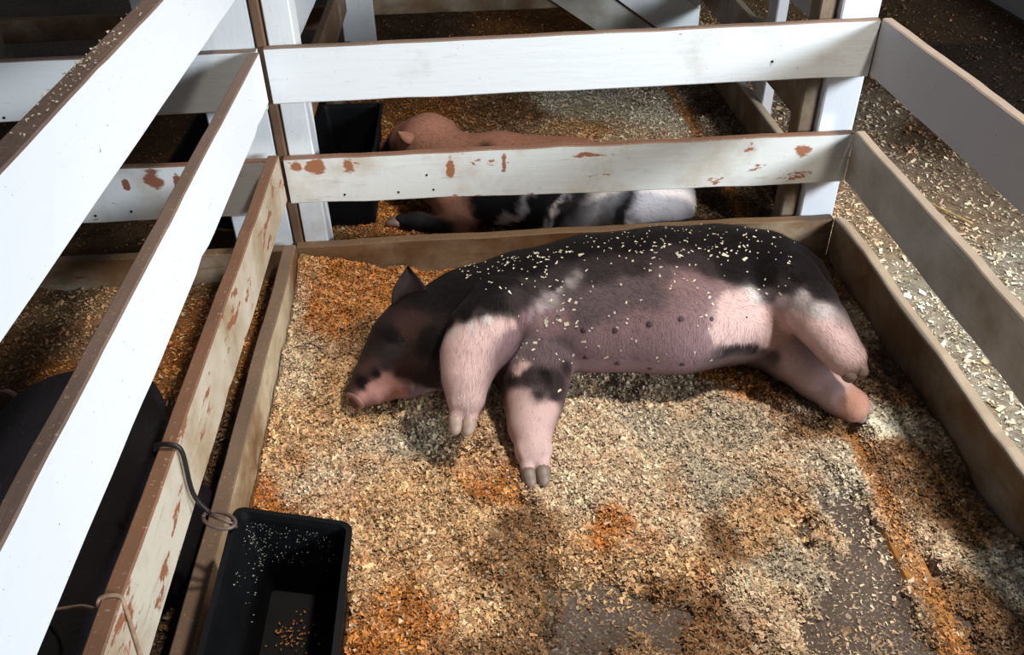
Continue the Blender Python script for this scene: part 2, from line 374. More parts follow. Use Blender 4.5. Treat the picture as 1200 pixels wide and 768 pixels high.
# ------------------------------------------------------------------ bedding
# colour anchors: image point -> world floor point, bedding colour plus painted light and shade
def anchors(lst):
    P_ = []; C_ = []; S_ = []
    for px, py, c, s in lst:
        q = at(px, py, 0); P_.append((q.x, q.y)); C_.append(c); S_.append(s)
    return np.array(P_), np.array(C_), np.array(S_)
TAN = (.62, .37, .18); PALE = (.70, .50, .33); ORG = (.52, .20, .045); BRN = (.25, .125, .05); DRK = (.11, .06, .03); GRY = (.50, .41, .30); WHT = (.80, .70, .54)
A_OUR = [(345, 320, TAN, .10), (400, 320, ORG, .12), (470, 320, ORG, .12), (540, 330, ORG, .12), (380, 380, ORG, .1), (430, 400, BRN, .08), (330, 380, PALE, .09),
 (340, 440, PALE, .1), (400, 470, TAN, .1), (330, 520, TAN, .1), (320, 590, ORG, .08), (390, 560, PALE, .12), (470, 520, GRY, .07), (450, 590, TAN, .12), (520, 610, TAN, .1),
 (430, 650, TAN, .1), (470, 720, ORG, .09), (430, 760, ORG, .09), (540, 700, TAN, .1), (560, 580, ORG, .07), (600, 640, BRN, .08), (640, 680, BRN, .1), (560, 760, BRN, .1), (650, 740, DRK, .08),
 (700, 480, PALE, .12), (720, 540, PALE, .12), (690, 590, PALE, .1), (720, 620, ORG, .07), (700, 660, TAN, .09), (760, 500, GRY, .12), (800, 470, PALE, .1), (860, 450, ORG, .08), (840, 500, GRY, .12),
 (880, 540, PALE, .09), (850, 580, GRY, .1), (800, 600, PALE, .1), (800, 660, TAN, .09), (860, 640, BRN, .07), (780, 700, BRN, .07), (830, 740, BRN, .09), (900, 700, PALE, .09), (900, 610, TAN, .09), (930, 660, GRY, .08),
 (900, 430, BRN, .06), (960, 560, GRY, .08), (950, 500, BRN, .07), (1000, 470, WHT, .05), (1030, 430, DRK, .07), (1040, 500, WHT, .06), (1070, 540, BRN, .07), (1100, 580, BRN, .07),  # WHT and BRN by the right fence paint light stripes through its gaps
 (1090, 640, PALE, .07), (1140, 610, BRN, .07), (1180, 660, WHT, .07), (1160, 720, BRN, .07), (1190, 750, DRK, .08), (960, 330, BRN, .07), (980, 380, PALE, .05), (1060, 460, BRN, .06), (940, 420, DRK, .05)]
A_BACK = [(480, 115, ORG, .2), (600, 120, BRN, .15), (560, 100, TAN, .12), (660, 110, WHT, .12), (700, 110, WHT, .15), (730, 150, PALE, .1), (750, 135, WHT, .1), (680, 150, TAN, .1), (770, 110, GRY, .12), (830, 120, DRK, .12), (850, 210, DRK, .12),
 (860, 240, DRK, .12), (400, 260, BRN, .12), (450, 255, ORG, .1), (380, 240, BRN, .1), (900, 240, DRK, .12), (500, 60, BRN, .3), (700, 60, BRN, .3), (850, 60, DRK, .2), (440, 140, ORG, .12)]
A_LEFT = [(200, 420, ORG, .12), (230, 390, ORG, .12), (170, 400, BRN, .12), (100, 360, TAN, .12), (40, 400, BRN, .12), (60, 440, ORG, .08), (20, 470, BRN, .1), (0, 600, DRK, .25), (100, 700, DRK, .3), (260, 320, BRN, .1), (-200, 500, DRK, .4)]  # the left pen's shade is partly put into these dark colours
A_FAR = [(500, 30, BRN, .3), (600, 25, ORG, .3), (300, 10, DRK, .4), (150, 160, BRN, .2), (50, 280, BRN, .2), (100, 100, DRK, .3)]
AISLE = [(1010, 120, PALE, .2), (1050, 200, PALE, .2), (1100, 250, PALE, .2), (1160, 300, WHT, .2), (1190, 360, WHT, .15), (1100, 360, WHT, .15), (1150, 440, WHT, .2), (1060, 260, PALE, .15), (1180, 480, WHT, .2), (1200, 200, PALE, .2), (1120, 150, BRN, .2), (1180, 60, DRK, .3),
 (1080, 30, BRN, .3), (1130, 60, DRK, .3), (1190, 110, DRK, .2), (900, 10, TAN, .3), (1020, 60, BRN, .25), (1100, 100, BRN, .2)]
def colfun(lst):
    Pp, Cc, Ss = anchors(lst)
    def f(x, y):
        n1 = (fbm(x, y, 9, 3) - .5) * .16; n2 = (fbm(x, y, 9, 23) - .5) * .16
        xx = x + n1; yy = y + n2
        num = np.zeros((len(x), 3)); den = np.full(len(x), 1e-9)
        for p, c, s in zip(Pp, Cc, Ss):
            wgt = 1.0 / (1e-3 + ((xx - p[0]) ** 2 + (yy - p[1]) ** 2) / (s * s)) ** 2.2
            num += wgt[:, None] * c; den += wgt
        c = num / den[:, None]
        k = fbm(x, y, 26, 41)[:, None]
        c = c * (.72 + .56 * k)
        o = np.clip((fbm(x, y, 14, 77) - .58) * 6, 0, 1)[:, None] * .45
        c = c * (1 - o) + c * np.array([.80, .50, .28]) * o
        if lst is A_OUR or lst is A_BACK:
            xs = np.where(y < 0, 1.352 + .060 * (y + 1.75) / 1.745, 1.4075)
            dd = np.clip(1.25 - np.abs(x + n2 * .12 - xs) / .030, 0, 1)[:, None] * .85
            c = c * (1 - dd) + np.array([.42, .17, .04]) * (.6 + .8 * k) * dd
        return c
    return f
bare = [(985, 610, .07), (1010, 650, .08), (1020, 700, .09), (1040, 750, .1), (960, 600, .04), (985, 745, .06), (690, 710, .055), (670, 745, .05), (715, 745, .04), (540, 545, .045), (800, 735, .06), (760, 690, .03), (610, 597, .03), (700, 765, .06), (1130, 700, .05), (1060, 640, .04), (1080, 700, .05)]  # thinned bedding; the two by the front feet stand in for leg shadows
bareShadeP = [(at(a, b, FZ), r) for a, b, r in bare]
def height(x, y):
    h = -.012 + .022 * (fbm(x, y, 5, 9) - .45) * 2 + .010 * (fbm(x, y, 22, 5) - .5) * 2 + .007 * (vnoise(x, y, 60, 15) - .5)
    inpen = (x > 0) & (x < W) & (y < 0)
    tr_ = (x > .085) & (x < .236) & (y < -1.152); h = np.where(tr_, FZ - .004, h)
    h = h + np.where(inpen, .075 * np.exp(-(x / .22) ** 2) * np.clip(1 + y * 1.2, 0, 1), 0)
    h = h + np.where(inpen, .018 * np.exp(-((x - .75) / .5) ** 2 - ((y + .85) / .35) ** 2), 0)
    # ruts raked towards the viewer
    h = h + np.where(inpen, .005 * np.sin((x * 1.0 + y * .35) * 42 + 5 * fbm(x, y, 3, 2)), 0)
    for q, r in bareShadeP:
        d = np.sqrt((x - q.x) ** 2 + (y - q.y) ** 2) / r + (fbm(x, y, 13, 31) - .5) * 3.0
        h = h - .036 * np.clip((1.6 - d) / 1.5, 0, 1)
    xs = np.where(y < 0, 1.352 + (1.412 - 1.352) * (y + 1.75) / 1.745, 1.4075)
    dd = np.clip(1.35 - np.abs(x - xs) / .030, 0, 1); h = h * (1 - dd) + (-.0195 + .018 * (fbm(x, y, 14, 66) - .5)) * dd
    h = np.where(tr_, FZ - .012, h)
    return h
def aisle_h(x, y):
    return FZ + .002 + .006 * (fbm(x, y, 8, 91) - .4)
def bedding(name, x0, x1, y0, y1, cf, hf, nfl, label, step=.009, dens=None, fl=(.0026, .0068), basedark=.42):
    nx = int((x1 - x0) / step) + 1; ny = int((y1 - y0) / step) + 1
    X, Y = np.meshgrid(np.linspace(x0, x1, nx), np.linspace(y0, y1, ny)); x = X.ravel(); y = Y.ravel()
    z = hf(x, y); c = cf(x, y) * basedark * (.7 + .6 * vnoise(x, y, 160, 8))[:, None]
    V = np.stack([x, y, z], 1); i = np.arange(nx * ny).reshape(ny, nx)
    Fq = np.stack([i[:-1, :-1].ravel(), i[:-1, 1:].ravel(), i[1:, 1:].ravel(), i[1:, :-1].ravel()], 1)
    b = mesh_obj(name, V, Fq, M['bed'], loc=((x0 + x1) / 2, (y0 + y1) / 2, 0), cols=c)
    tag(b, label, 'bedding', kind='stuff')
    # loose shavings on it: one part of the bedding
    fx = rng.uniform(x0 + .008, x1 - .008, nfl); fy = rng.uniform(y0 + .008, y1 - .008, nfl)
    h = hf(fx, fy)
    keep = (h + rng.random(nfl) ** 2 * .007 > FZ + .004) | (rng.random(nfl) < .05 + .45 * np.clip(fbm(fx, fy, 12, 12) - .42, 0, 1))
    if dens is not None: keep &= rng.random(nfl) < dens(fx, fy)
    if x0 == .003 and y0 < 0: keep &= ~((fx > .078) & (fx < .246) & (fy < -1.142))
    fx = fx[keep]; fy = fy[keep]; h = np.maximum(h[keep], FZ); n = len(fx)
    a = rng.uniform(0, 2 * np.pi, n); L = rng.uniform(fl[0], fl[1], n) * rng.choice([.5, .7, 1, 1, 1.3, 2.2], n) * .5; Wd = L * rng.uniform(.25, .6, n)
    tz = rng.normal(0, .35, n); tw = rng.normal(0, .4, n)
    ux, uy = np.cos(a), np.sin(a)
    dl = np.stack([ux, uy, tz], 1) * L[:, None]; dw = np.stack([-uy, ux, tw], 1) * Wd[:, None]
    base = np.stack([fx, fy, h + .0015 + rng.random(n) * .005 * (h > FZ)], 1)
    curl = np.zeros((n, 3)); curl[:, 2] = rng.uniform(0, .003, n)
    Vf = np.stack([base - dl - dw, base + dl - dw + curl, base + dl + dw, base - dl + dw + curl], 1).reshape(-1, 3)
    Ff = np.arange(n * 4).reshape(n, 4)
    cc = cf(fx, fy); v = rng.normal(1.05, .40, n).clip(.25, 2.0)[:, None]
    cc = cc * v; pale = (rng.random(n) < .16)[:, None]; cc = np.where(pale, cc * .35 + np.array([.80, .66, .46]) * .65 * np.clip(cc.mean(1, keepdims=True) * 2.6, .25, 1.05), cc)
    cc = np.clip(cc, 0, .9)
    f = mesh_obj('loose_shavings', Vf, Ff, M['flakes'], parent=b, loc=((x0 + x1) / 2, (y0 + y1) / 2, 0), cols=np.repeat(cc, 4, 0))
    f['kind'] = 'stuff'
    return b
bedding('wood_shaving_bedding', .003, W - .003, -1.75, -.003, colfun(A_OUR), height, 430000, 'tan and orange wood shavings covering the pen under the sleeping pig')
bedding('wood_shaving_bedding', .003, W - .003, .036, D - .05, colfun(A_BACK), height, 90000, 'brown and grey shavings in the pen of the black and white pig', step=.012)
bedding('wood_shaving_bedding', -1.69, -.04, -1.7, -.003, colfun(A_LEFT), height, 60000, 'orange brown shavings darkened for shade in the left pen beside the slanting fence', step=.014)
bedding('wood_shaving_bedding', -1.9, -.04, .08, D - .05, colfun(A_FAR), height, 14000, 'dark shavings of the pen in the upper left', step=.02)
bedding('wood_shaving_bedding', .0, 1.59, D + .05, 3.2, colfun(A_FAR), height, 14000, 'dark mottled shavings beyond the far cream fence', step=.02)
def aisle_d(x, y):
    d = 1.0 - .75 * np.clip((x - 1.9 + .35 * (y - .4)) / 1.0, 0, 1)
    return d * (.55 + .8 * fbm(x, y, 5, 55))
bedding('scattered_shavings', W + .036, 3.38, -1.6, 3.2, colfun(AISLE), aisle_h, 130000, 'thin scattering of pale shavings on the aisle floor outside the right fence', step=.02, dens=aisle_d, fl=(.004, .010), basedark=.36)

# rust orange batten sunk in the floor
def batten(y0, y1, x0a, x0b, name_lbl):
    V = []; Fc = []; n = 60
    for i in range(n + 1):
        s = i / n; y = y0 + (y1 - y0) * s; x = x0a + (x0b - x0a) * s
        wv = .004 * (float(vnoise(y, 0, 12, 4)) - .5); wd = .030 + .004 * (float(vnoise(y, 3, 10, 6)) - .5)
        z = -.0235 + .003 * float(vnoise(y, 5, 8, 6))
        V += [(x - wd + wv, y, FZ - .003), (x - wd + .004 + wv, y, z), (x + wv, y, z + .003), (x + wd - .004 + wv, y, z), (x + wd + wv, y, FZ - .003)]
    for i in range(n):
        for k in range(4):
            a = i * 5 + k; Fc.append((a, a + 1, a + 6, a + 5))
    Fc = [f[::-1] for f in Fc]
    V = np.array(V); 
    c = np.array([.46, .20, .055]) * (.6 + .8 * fbm(V[:, 0], V[:, 1], 25, 3))[:, None] * (1 - .55 * np.clip((fbm(V[:, 0], V[:, 1], 7, 61) - .5) * 5, 0, 1))[:, None]
    o = mesh_obj('trim_1' if y0 < 0 else 'trim_2', V, Fc, M['bed'], cols=c); tag(o, name_lbl, kind='structure'); return o
batten(-1.75, -.005, 1.352, 1.412, 'rust orange strip running across the floor past the hind feet')
batten(.036, D - .05, 1.405, 1.41, 'rust orange strip on the floor of the pen behind')

# ------------------------------------------------------------------ signed distance modelling (pigs)
def smin(a, b, k):
    h = np.maximum(k - np.abs(a - b), 0) / k
    return np.minimum(a, b) - h * h * k * .25
class Field:
    def __init__(s, lo, hi, vox):
        s.lo = np.array(lo, float); s.vox = vox
        s.n = np.ceil((np.array(hi) - s.lo) / vox).astype(int) + 1
        s.f = np.full(s.n, .3, dtype=np.float32)
        s.ax = [s.lo[i] + np.arange(s.n[i]) * vox for i in range(3)]
    def seg(s, p0, p1, r0, r1, k=.03, sub=False):
        """tapered segment; r = radius or (horizontal, vertical) radii"""
        p0 = np.array(p0, float); p1 = np.array(p1, float)
        r0 = (r0, r0) if np.isscalar(r0) else r0; r1 = (r1, r1) if np.isscalar(r1) else r1
        R = max(max(r0), max(r1)) + k + .03
        mn = np.minimum(p0, p1) - R; mx = np.maximum(p0, p1) + R
        i0 = np.clip(((mn - s.lo) / s.vox).astype(int), 0, s.n); i1 = np.clip(((mx - s.lo) / s.vox).astype(int) + 1, 0, s.n)
        if (i1 <= i0).any(): return
        X = s.ax[0][i0[0]:i1[0], None, None]; Y = s.ax[1][None, i0[1]:i1[1], None]; Z = s.ax[2][None, None, i0[2]:i1[2]]
        d = p1 - p0; L2 = max(1e-9, d @ d)
        t = np.clip(((X - p0[0]) * d[0] + (Y - p0[1]) * d[1] + (Z - p0[2]) * d[2]) / L2, 0, 1)
        a = r0[0] + (r1[0] - r0[0]) * t; c = r0[1] + (r1[1] - r0[1]) * t
        qx = X - p0[0] - t * d[0]; qy = Y - p0[1] - t * d[1]; qz = Z - p0[2] - t * d[2]
        m = np.minimum(a, c)
        dist = (np.sqrt((qx * qx + qy * qy) / (a * a) + qz * qz / (c * c)) - 1) * m
        sl = (slice(i0[0], i1[0]), slice(i0[1], i1[1]), slice(i0[2], i1[2]))
        g = s.f[sl]
        s.f[sl] = -smin(-g, dist, k) if sub else smin(g, dist, k)
    def chain(s, pts, k=.03):
        for a, b in zip(pts[:-1], pts[1:]): s.seg(a[0], b[0], a[1], b[1], k)
    def mesh(s, sm=3):
        f = s.f; ins = f < 0
        c = [ins[i:f.shape[0] - 1 + i, j:f.shape[1] - 1 + j, k:f.shape[2] - 1 + k] for i in (0, 1) for j in (0, 1) for k in (0, 1)]
        tot = sum(q.astype(np.int8) for q in c); act = (tot > 0) & (tot < 8)
        idx = -np.ones(act.shape, dtype=np.int64); ijk = np.argwhere(act); idx[act] = np.arange(len(ijk))
        acc = np.zeros((len(ijk), 3)); cnt = np.zeros(len(ijk))
        corners = [(i, j, k) for i in (0, 1) for j in (0, 1) for k in (0, 1)]
        for a in corners:
            for ax in range(3):
                if a[ax] == 0:
                    b = list(a); b[ax] = 1
                    fa = f[ijk[:, 0] + a[0], ijk[:, 1] + a[1], ijk[:, 2] + a[2]]; fb = f[ijk[:, 0] + b[0], ijk[:, 1] + b[1], ijk[:, 2] + b[2]]
                    m = (fa < 0) != (fb < 0); t = np.where(m, fa / np.where(m, fa - fb, 1), 0)
                    p = np.tile(np.array(a, float), (len(ijk), 1)); p[:, ax] += t
                    acc[m] += p[m]; cnt[m] += 1
        V = s.lo + (ijk + acc / cnt[:, None]) * s.vox
        Fs = []
        for ax in range(3):
            u, v = (ax + 1) % 3, (ax + 2) % 3
            sl0 = [slice(1, -1)] * 3; sl0[ax] = slice(0, -1); sl1 = [slice(1, -1)] * 3; sl1[ax] = slice(1, None)
            a = ins[tuple(sl0)]; b = ins[tuple(sl1)]
            e = np.argwhere(a != b); off = np.array([1, 1, 1]); off[ax] = 0; e = e + off
            inside = ins[e[:, 0], e[:, 1], e[:, 2]]
            def g(du, dv):
                q = e.copy(); q[:, u] += du; q[:, v] += dv; return idx[q[:, 0], q[:, 1], q[:, 2]]
            q = np.stack([g(-1, -1), g(0, -1), g(0, 0), g(-1, 0)], 1)
            q[~inside] = q[~inside][:, ::-1]; Fs.append(q)
        Fa = np.concatenate(Fs); Fa = Fa[(Fa >= 0).all(1)]
        # Taubin-like smoothing
        e = np.concatenate([Fa[:, [0, 1]], Fa[:, [1, 2]], Fa[:, [2, 3]], Fa[:, [3, 0]]]); e = np.concatenate([e, e[:, ::-1]])
        deg = np.bincount(e[:, 0], minlength=len(V))[:, None]
        for it in range(sm):
            for lam in (.5, -.45):
                S = np.stack([np.bincount(e[:, 0], V[e[:, 1], d], minlength=len(V)) for d in range(3)], 1) / deg
                V = V + lam * (S - V)
        return V, Fa

def tube(name, pts, r, mat, parent=None, n=8, closed=False, rs=None):
    P_ = [Vector(p) for p in pts]; V = []; Fc = []; m = len(P_)
    up = None
    for i, p in enumerate(P_):
        tn = (P_[(i + 1) % m if closed else min(i + 1, m - 1)] - P_[(i - 1) % m if closed else max(i - 1, 0)]).normalized()
        if up is None: up = tn.orthogonal().normalized()
        up = (up - tn * up.dot(tn)).normalized(); s_ = tn.cross(up); rr = rs[i] if rs else r
        for k in range(n):
            a = 2 * math.pi * k / n; V.append(p + (up * math.cos(a) + s_ * math.sin(a)) * rr)
    for i in range(m if closed else m - 1):
        for k in range(n):
            a = i * n + k; b = i * n + (k + 1) % n; c = ((i + 1) % m) * n + (k + 1) % n; d = ((i + 1) % m) * n + k
            Fc.append((a, b, c, d))
    if not closed: Fc += [tuple(range(n - 1, -1, -1)), tuple(range((m - 1) * n, m * n))]
    return mesh_obj(name, V, Fc, mat, parent, smooth=True)
def spline(pts, n=8):
    P_ = [Vector(p) for p in pts]; out = []
    Q = [P_[0] * 2 - P_[1]] + P_ + [P_[-1] * 2 - P_[-2]]
    for i in range(1, len(Q) - 2):
        for j in range(n):
            t = j / n; a, b, c, d = Q[i - 1], Q[i], Q[i + 1], Q[i + 2]
            out.append(.5 * ((2 * b) + (c - a) * t + (2 * a - 5 * b + 4 * c - d) * t * t + (3 * b - a - 3 * c + d) * t ** 3))
    out.append(P_[-1]); return out

def ear(base, tip, side, wid, mat_cols, parent, bend=.02, name='ear'):
    """leaf shaped ear: base, tip, side = in-plane width direction"""
    base = Vector(base); tip = Vector(tip); ax = tip - base; L = ax.length; ax.normalize()
    side = Vector(side); side = (side - ax * side.dot(ax)).normalized(); nr = ax.cross(side)
    V = []; Fc = []; nu, nv = 12, 8
    for sgn in (0, 1):
        for i in range(nu + 1):
            s = i / nu; wd = wid * (math.sin(math.pi * min(1, (s * .78 + .22))) ** .7) * (1 - s ** 4 * .6) if s < .999 else .0015
            for j in range(nv + 1):
                t = j / nv * 2 - 1
                p = base + ax * (s * L) + side * (t * wd) + nr * (bend * (1 - t * t) * (1 - s * .5) + .012 * s * s + (sgn * 2 - 1) * .0025)
                V.append(p)
    st = (nu + 1) * (nv + 1)
    for i in range(nu):
        for j in range(nv):
            a = i * (nv + 1) + j
            Fc.append((a, a + 1, a + nv + 2, a + nv + 1)); Fc.append((a + st + nv + 1, a + st + nv + 2, a + st + 1, a + st))
    rim = [j for j in range(nv + 1)] + [i * (nv + 1) + nv for i in range(1, nu + 1)] + [nu * (nv + 1) + j for j in range(nv - 1, -1, -1)] + [i * (nv + 1) for i in range(nu - 1, 0, -1)]
    for q in range(len(rim)):
        a, b = rim[q], rim[(q + 1) % len(rim)]; Fc.append((a, a + st, b + st, b))
    V = np.array([tuple(v) for v in V]); c = np.tile(np.array(mat_cols), (len(V), 1)) * (.8 + .4 * rng.random(len(V)))[:, None]
    return mesh_obj(name, V, Fc, M['pig'], parent, smooth=True, cols=c)

def hoof(p0, p1, r, mat, parent):
    """pointed hoof toe from p0 to p1"""
    p0 = Vector(p0); p1 = Vector(p1)
    pts = [p0.lerp(p1, s) for s in (0, .25, .5, .75, .92, 1)]
    return tube('hoof', pts, r, mat, parent, n=10, rs=[r * .92, r * 1.02, r * .96, r * .78, r * .52, r * .15])

def paint_mesh(V, Nn, anchors_, default, dw=.02, p=2.4):
    num = np.tile(np.array(default) * dw, (len(V), 1)); den = np.full(len(V), dw)
    for q, c, s in anchors_:
        d2 = ((V - q) ** 2).sum(1) / (s * s); w_ = 1 / (1e-3 + d2) ** p
        num += w_[:, None] * np.array(c); den += w_
    return num / den[:, None]

def bristles(parent, V, Fa, cols, n, flow, L=.014, wd=.0007, mask=None, jit=.35):
    P0 = V[Fa]; c = P0.mean(1); nr = np.cross(P0[:, 2] - P0[:, 0], P0[:, 3] - P0[:, 1]); ar = np.linalg.norm(nr, axis=1); nr = nr / ar[:, None]
    pr = ar.copy()
    if mask is not None: pr = pr * mask(c)
    i = rng.choice(len(c), n, p=pr / pr.sum()); u = rng.random((n, 1)); v = rng.random((n, 1)); q = P0[i]
    base = (q[:, 0] * (1 - u) + q[:, 1] * u) * (1 - v) + (q[:, 3] * (1 - u) + q[:, 2] * u) * v
    nn = nr[i]; fl = flow(base); fl = fl - (fl * nn).sum(1, keepdims=True) * nn; fl /= np.linalg.norm(fl, axis=1, keepdims=True) + 1e-9
    d = fl + nn * .28 + rng.normal(0, jit, (n, 3)) * .5; d /= np.linalg.norm(d, axis=1, keepdims=True)
    s_ = np.cross(d, nn); s_ /= np.linalg.norm(s_, axis=1, keepdims=True) + 1e-9
    l = L * rng.uniform(.6, 1.3, (n, 1))
    Vb = np.stack([base - s_ * wd, base + s_ * wd, base + d * l + nn * .0005], 1).reshape(-1, 3)
    col = cols[Fa[i, 0]]; lum = rng.uniform(.8, 1.5, (n, 1)); cc = np.clip(col * lum + .003, 0, .9)
    o = mesh_obj('bristles', Vb, np.arange(3 * n).reshape(n, 3), M['hair'], parent, loc=wloc(parent), cols=np.repeat(cc, 3, 0))
    o['kind'] = 'stuff'; return o

# ------------------------------------------------------------------ the sleeping pig
pigE = empty('pig', (.95, -.42, 0), 'black pig with pink legs and belly asleep on its side on the shavings', 'pig')
fd = Field((.12, -1.05, -.02), (1.55, -.1, .42), .0065)
secs = [(.441, -.499, .12, .150), (.516, -.458, .13, .165), (.647, -.441, .145, .176), (.822, -.419, .15, .214), (.995, -.425, .155, .238), (1.157, -.402, .15, .225), (1.250, -.395, .14, .185), (1.32, -.39, .12, .12)]
fd.chain([((x, y, c), (a, c)) for x, y, c, a in secs], k=.012)
def J(px, py, z): q = at(px, py, z); return (q.x, q.y, q.z)
# head: upper jaw and cranium
fd.chain([(J(522, 392, .12), (.135, .118)), (J(497, 398, .125), (.120, .112)), (J(472, 412, .115), (.088, .095)), (J(452, 430, .09), (.060, .068)), (J(436, 447, .065), (.044, .050)), (J(424, 461, .05), (.036, .040))], k=.02)
# lower jaw towards the viewer
fd.chain([(J(500, 425, .08), (.080, .075)), (J(475, 441, .075), (.056, .055)), (J(455, 449, .065), (.040, .044)), (J(441, 459, .055), (.030, .034))], k=.0035)
# front upper leg
fd.chain([(J(585, 365, .24), .085), (J(566, 392, .23), .078), (J(551, 418, .21), .062), (J(546, 445, .185), .047), (J(546, 466, .16), .038)], k=.03)
UF = [J(546, 466, .16), J(544, 488, .135), J(540, 508, .11)]
# front lower leg
fd.chain([(J(612, 408, .10), .10), (J(626, 440, .09), .082), (J(625, 470, .075), .065), (J(622, 500, .06), .047), (J(625, 525, .045), .036)], k=.03)
# hind upper leg
fd.chain([(J(890, 325, .20), .12), (J(918, 338, .225), .090), (J(945, 357, .235), .066), (J(964, 381, .225), .054), (J(980, 404, .205), .044), (J(992, 421, .19), .039)], k=.025)
# hind lower leg
fd.chain([(J(860, 372, .10), .12), (J(893, 395, .08), .075), (J(925, 420, .065), .055), (J(955, 444, .055), .046), (J(983, 466, .046), .039), (J(1000, 478, .04), .035)], k=.025)
# groin fold between the hind legs and belly
fd.seg(J(835, 370, .15), J(872, 382, .11), .10, .07, k=.05)
toes = {}
def foot(key, p0, p1, spread, r):
    p0 = Vector(p0); p1 = Vector(p1); ax = (p1 - p0); s_ = Vector(spread); s_ = (s_ - ax.normalized() * s_.dot(ax.normalized())).normalized()
    out = []
    for sg in (-1, 1):
        a = p0 + s_ * (sg * r * .30); b = p0 + ax * .62 + s_ * (sg * r * .42); c = p1 + s_ * (sg * r * .34)
        fd.seg(tuple(p0), tuple(a), r * .92, r * .78, .012); b = p0 + ax * .50 + s_ * (sg * r * .42); fd.seg(tuple(a), tuple(b), r * .62, r * .44, .004)
        out.append((b, c, r * .46))
        # dew claw
        bk = -(ax.normalized()); up = s_.cross(ax.normalized())
        if up.z < 0: up = -up
        dc = p0 + s_ * (sg * r * .6) + up * (r * .55); fd.seg(tuple(dc), tuple(dc + ax * .22), r * .32, r * .20, .004)
    toes[key] = out
foot('uf', J(546, 468, .158), J(540, 511, .11), (1, -.1, -.1), .037)
foot('lf', J(625, 528, .045), J(630, 571, .018), (1, .05, .15), .039)
foot('uh', J(993, 420, .19), J(1006, 446, .16), (.6, .5, .3), .038)
foot('lh', J(1000, 474, .042), J(1018, 489, .02), (.5, .4, .5), .033)
PV, PF = fd.mesh(3)
bvh = BVHTree.FromPolygons([tuple(v) for v in PV], [tuple(map(int, f)) for f in PF])
def hit(px, py):
    h = bvh.ray_cast(CAM, ray(px, py).normalized()); return (h[0], h[1]) if h[0] else (None, None)
K = (.007, .0045, .005); KG = (.036, .025, .027); G = (.12, .085, .09); PU = (.25, .155, .158); PK = (.64, .44, .41); PW = (.58, .52, .49); PD = (.27, .17, .18); BR = (.045, .022, .019); JW = (.50, .25, .21)
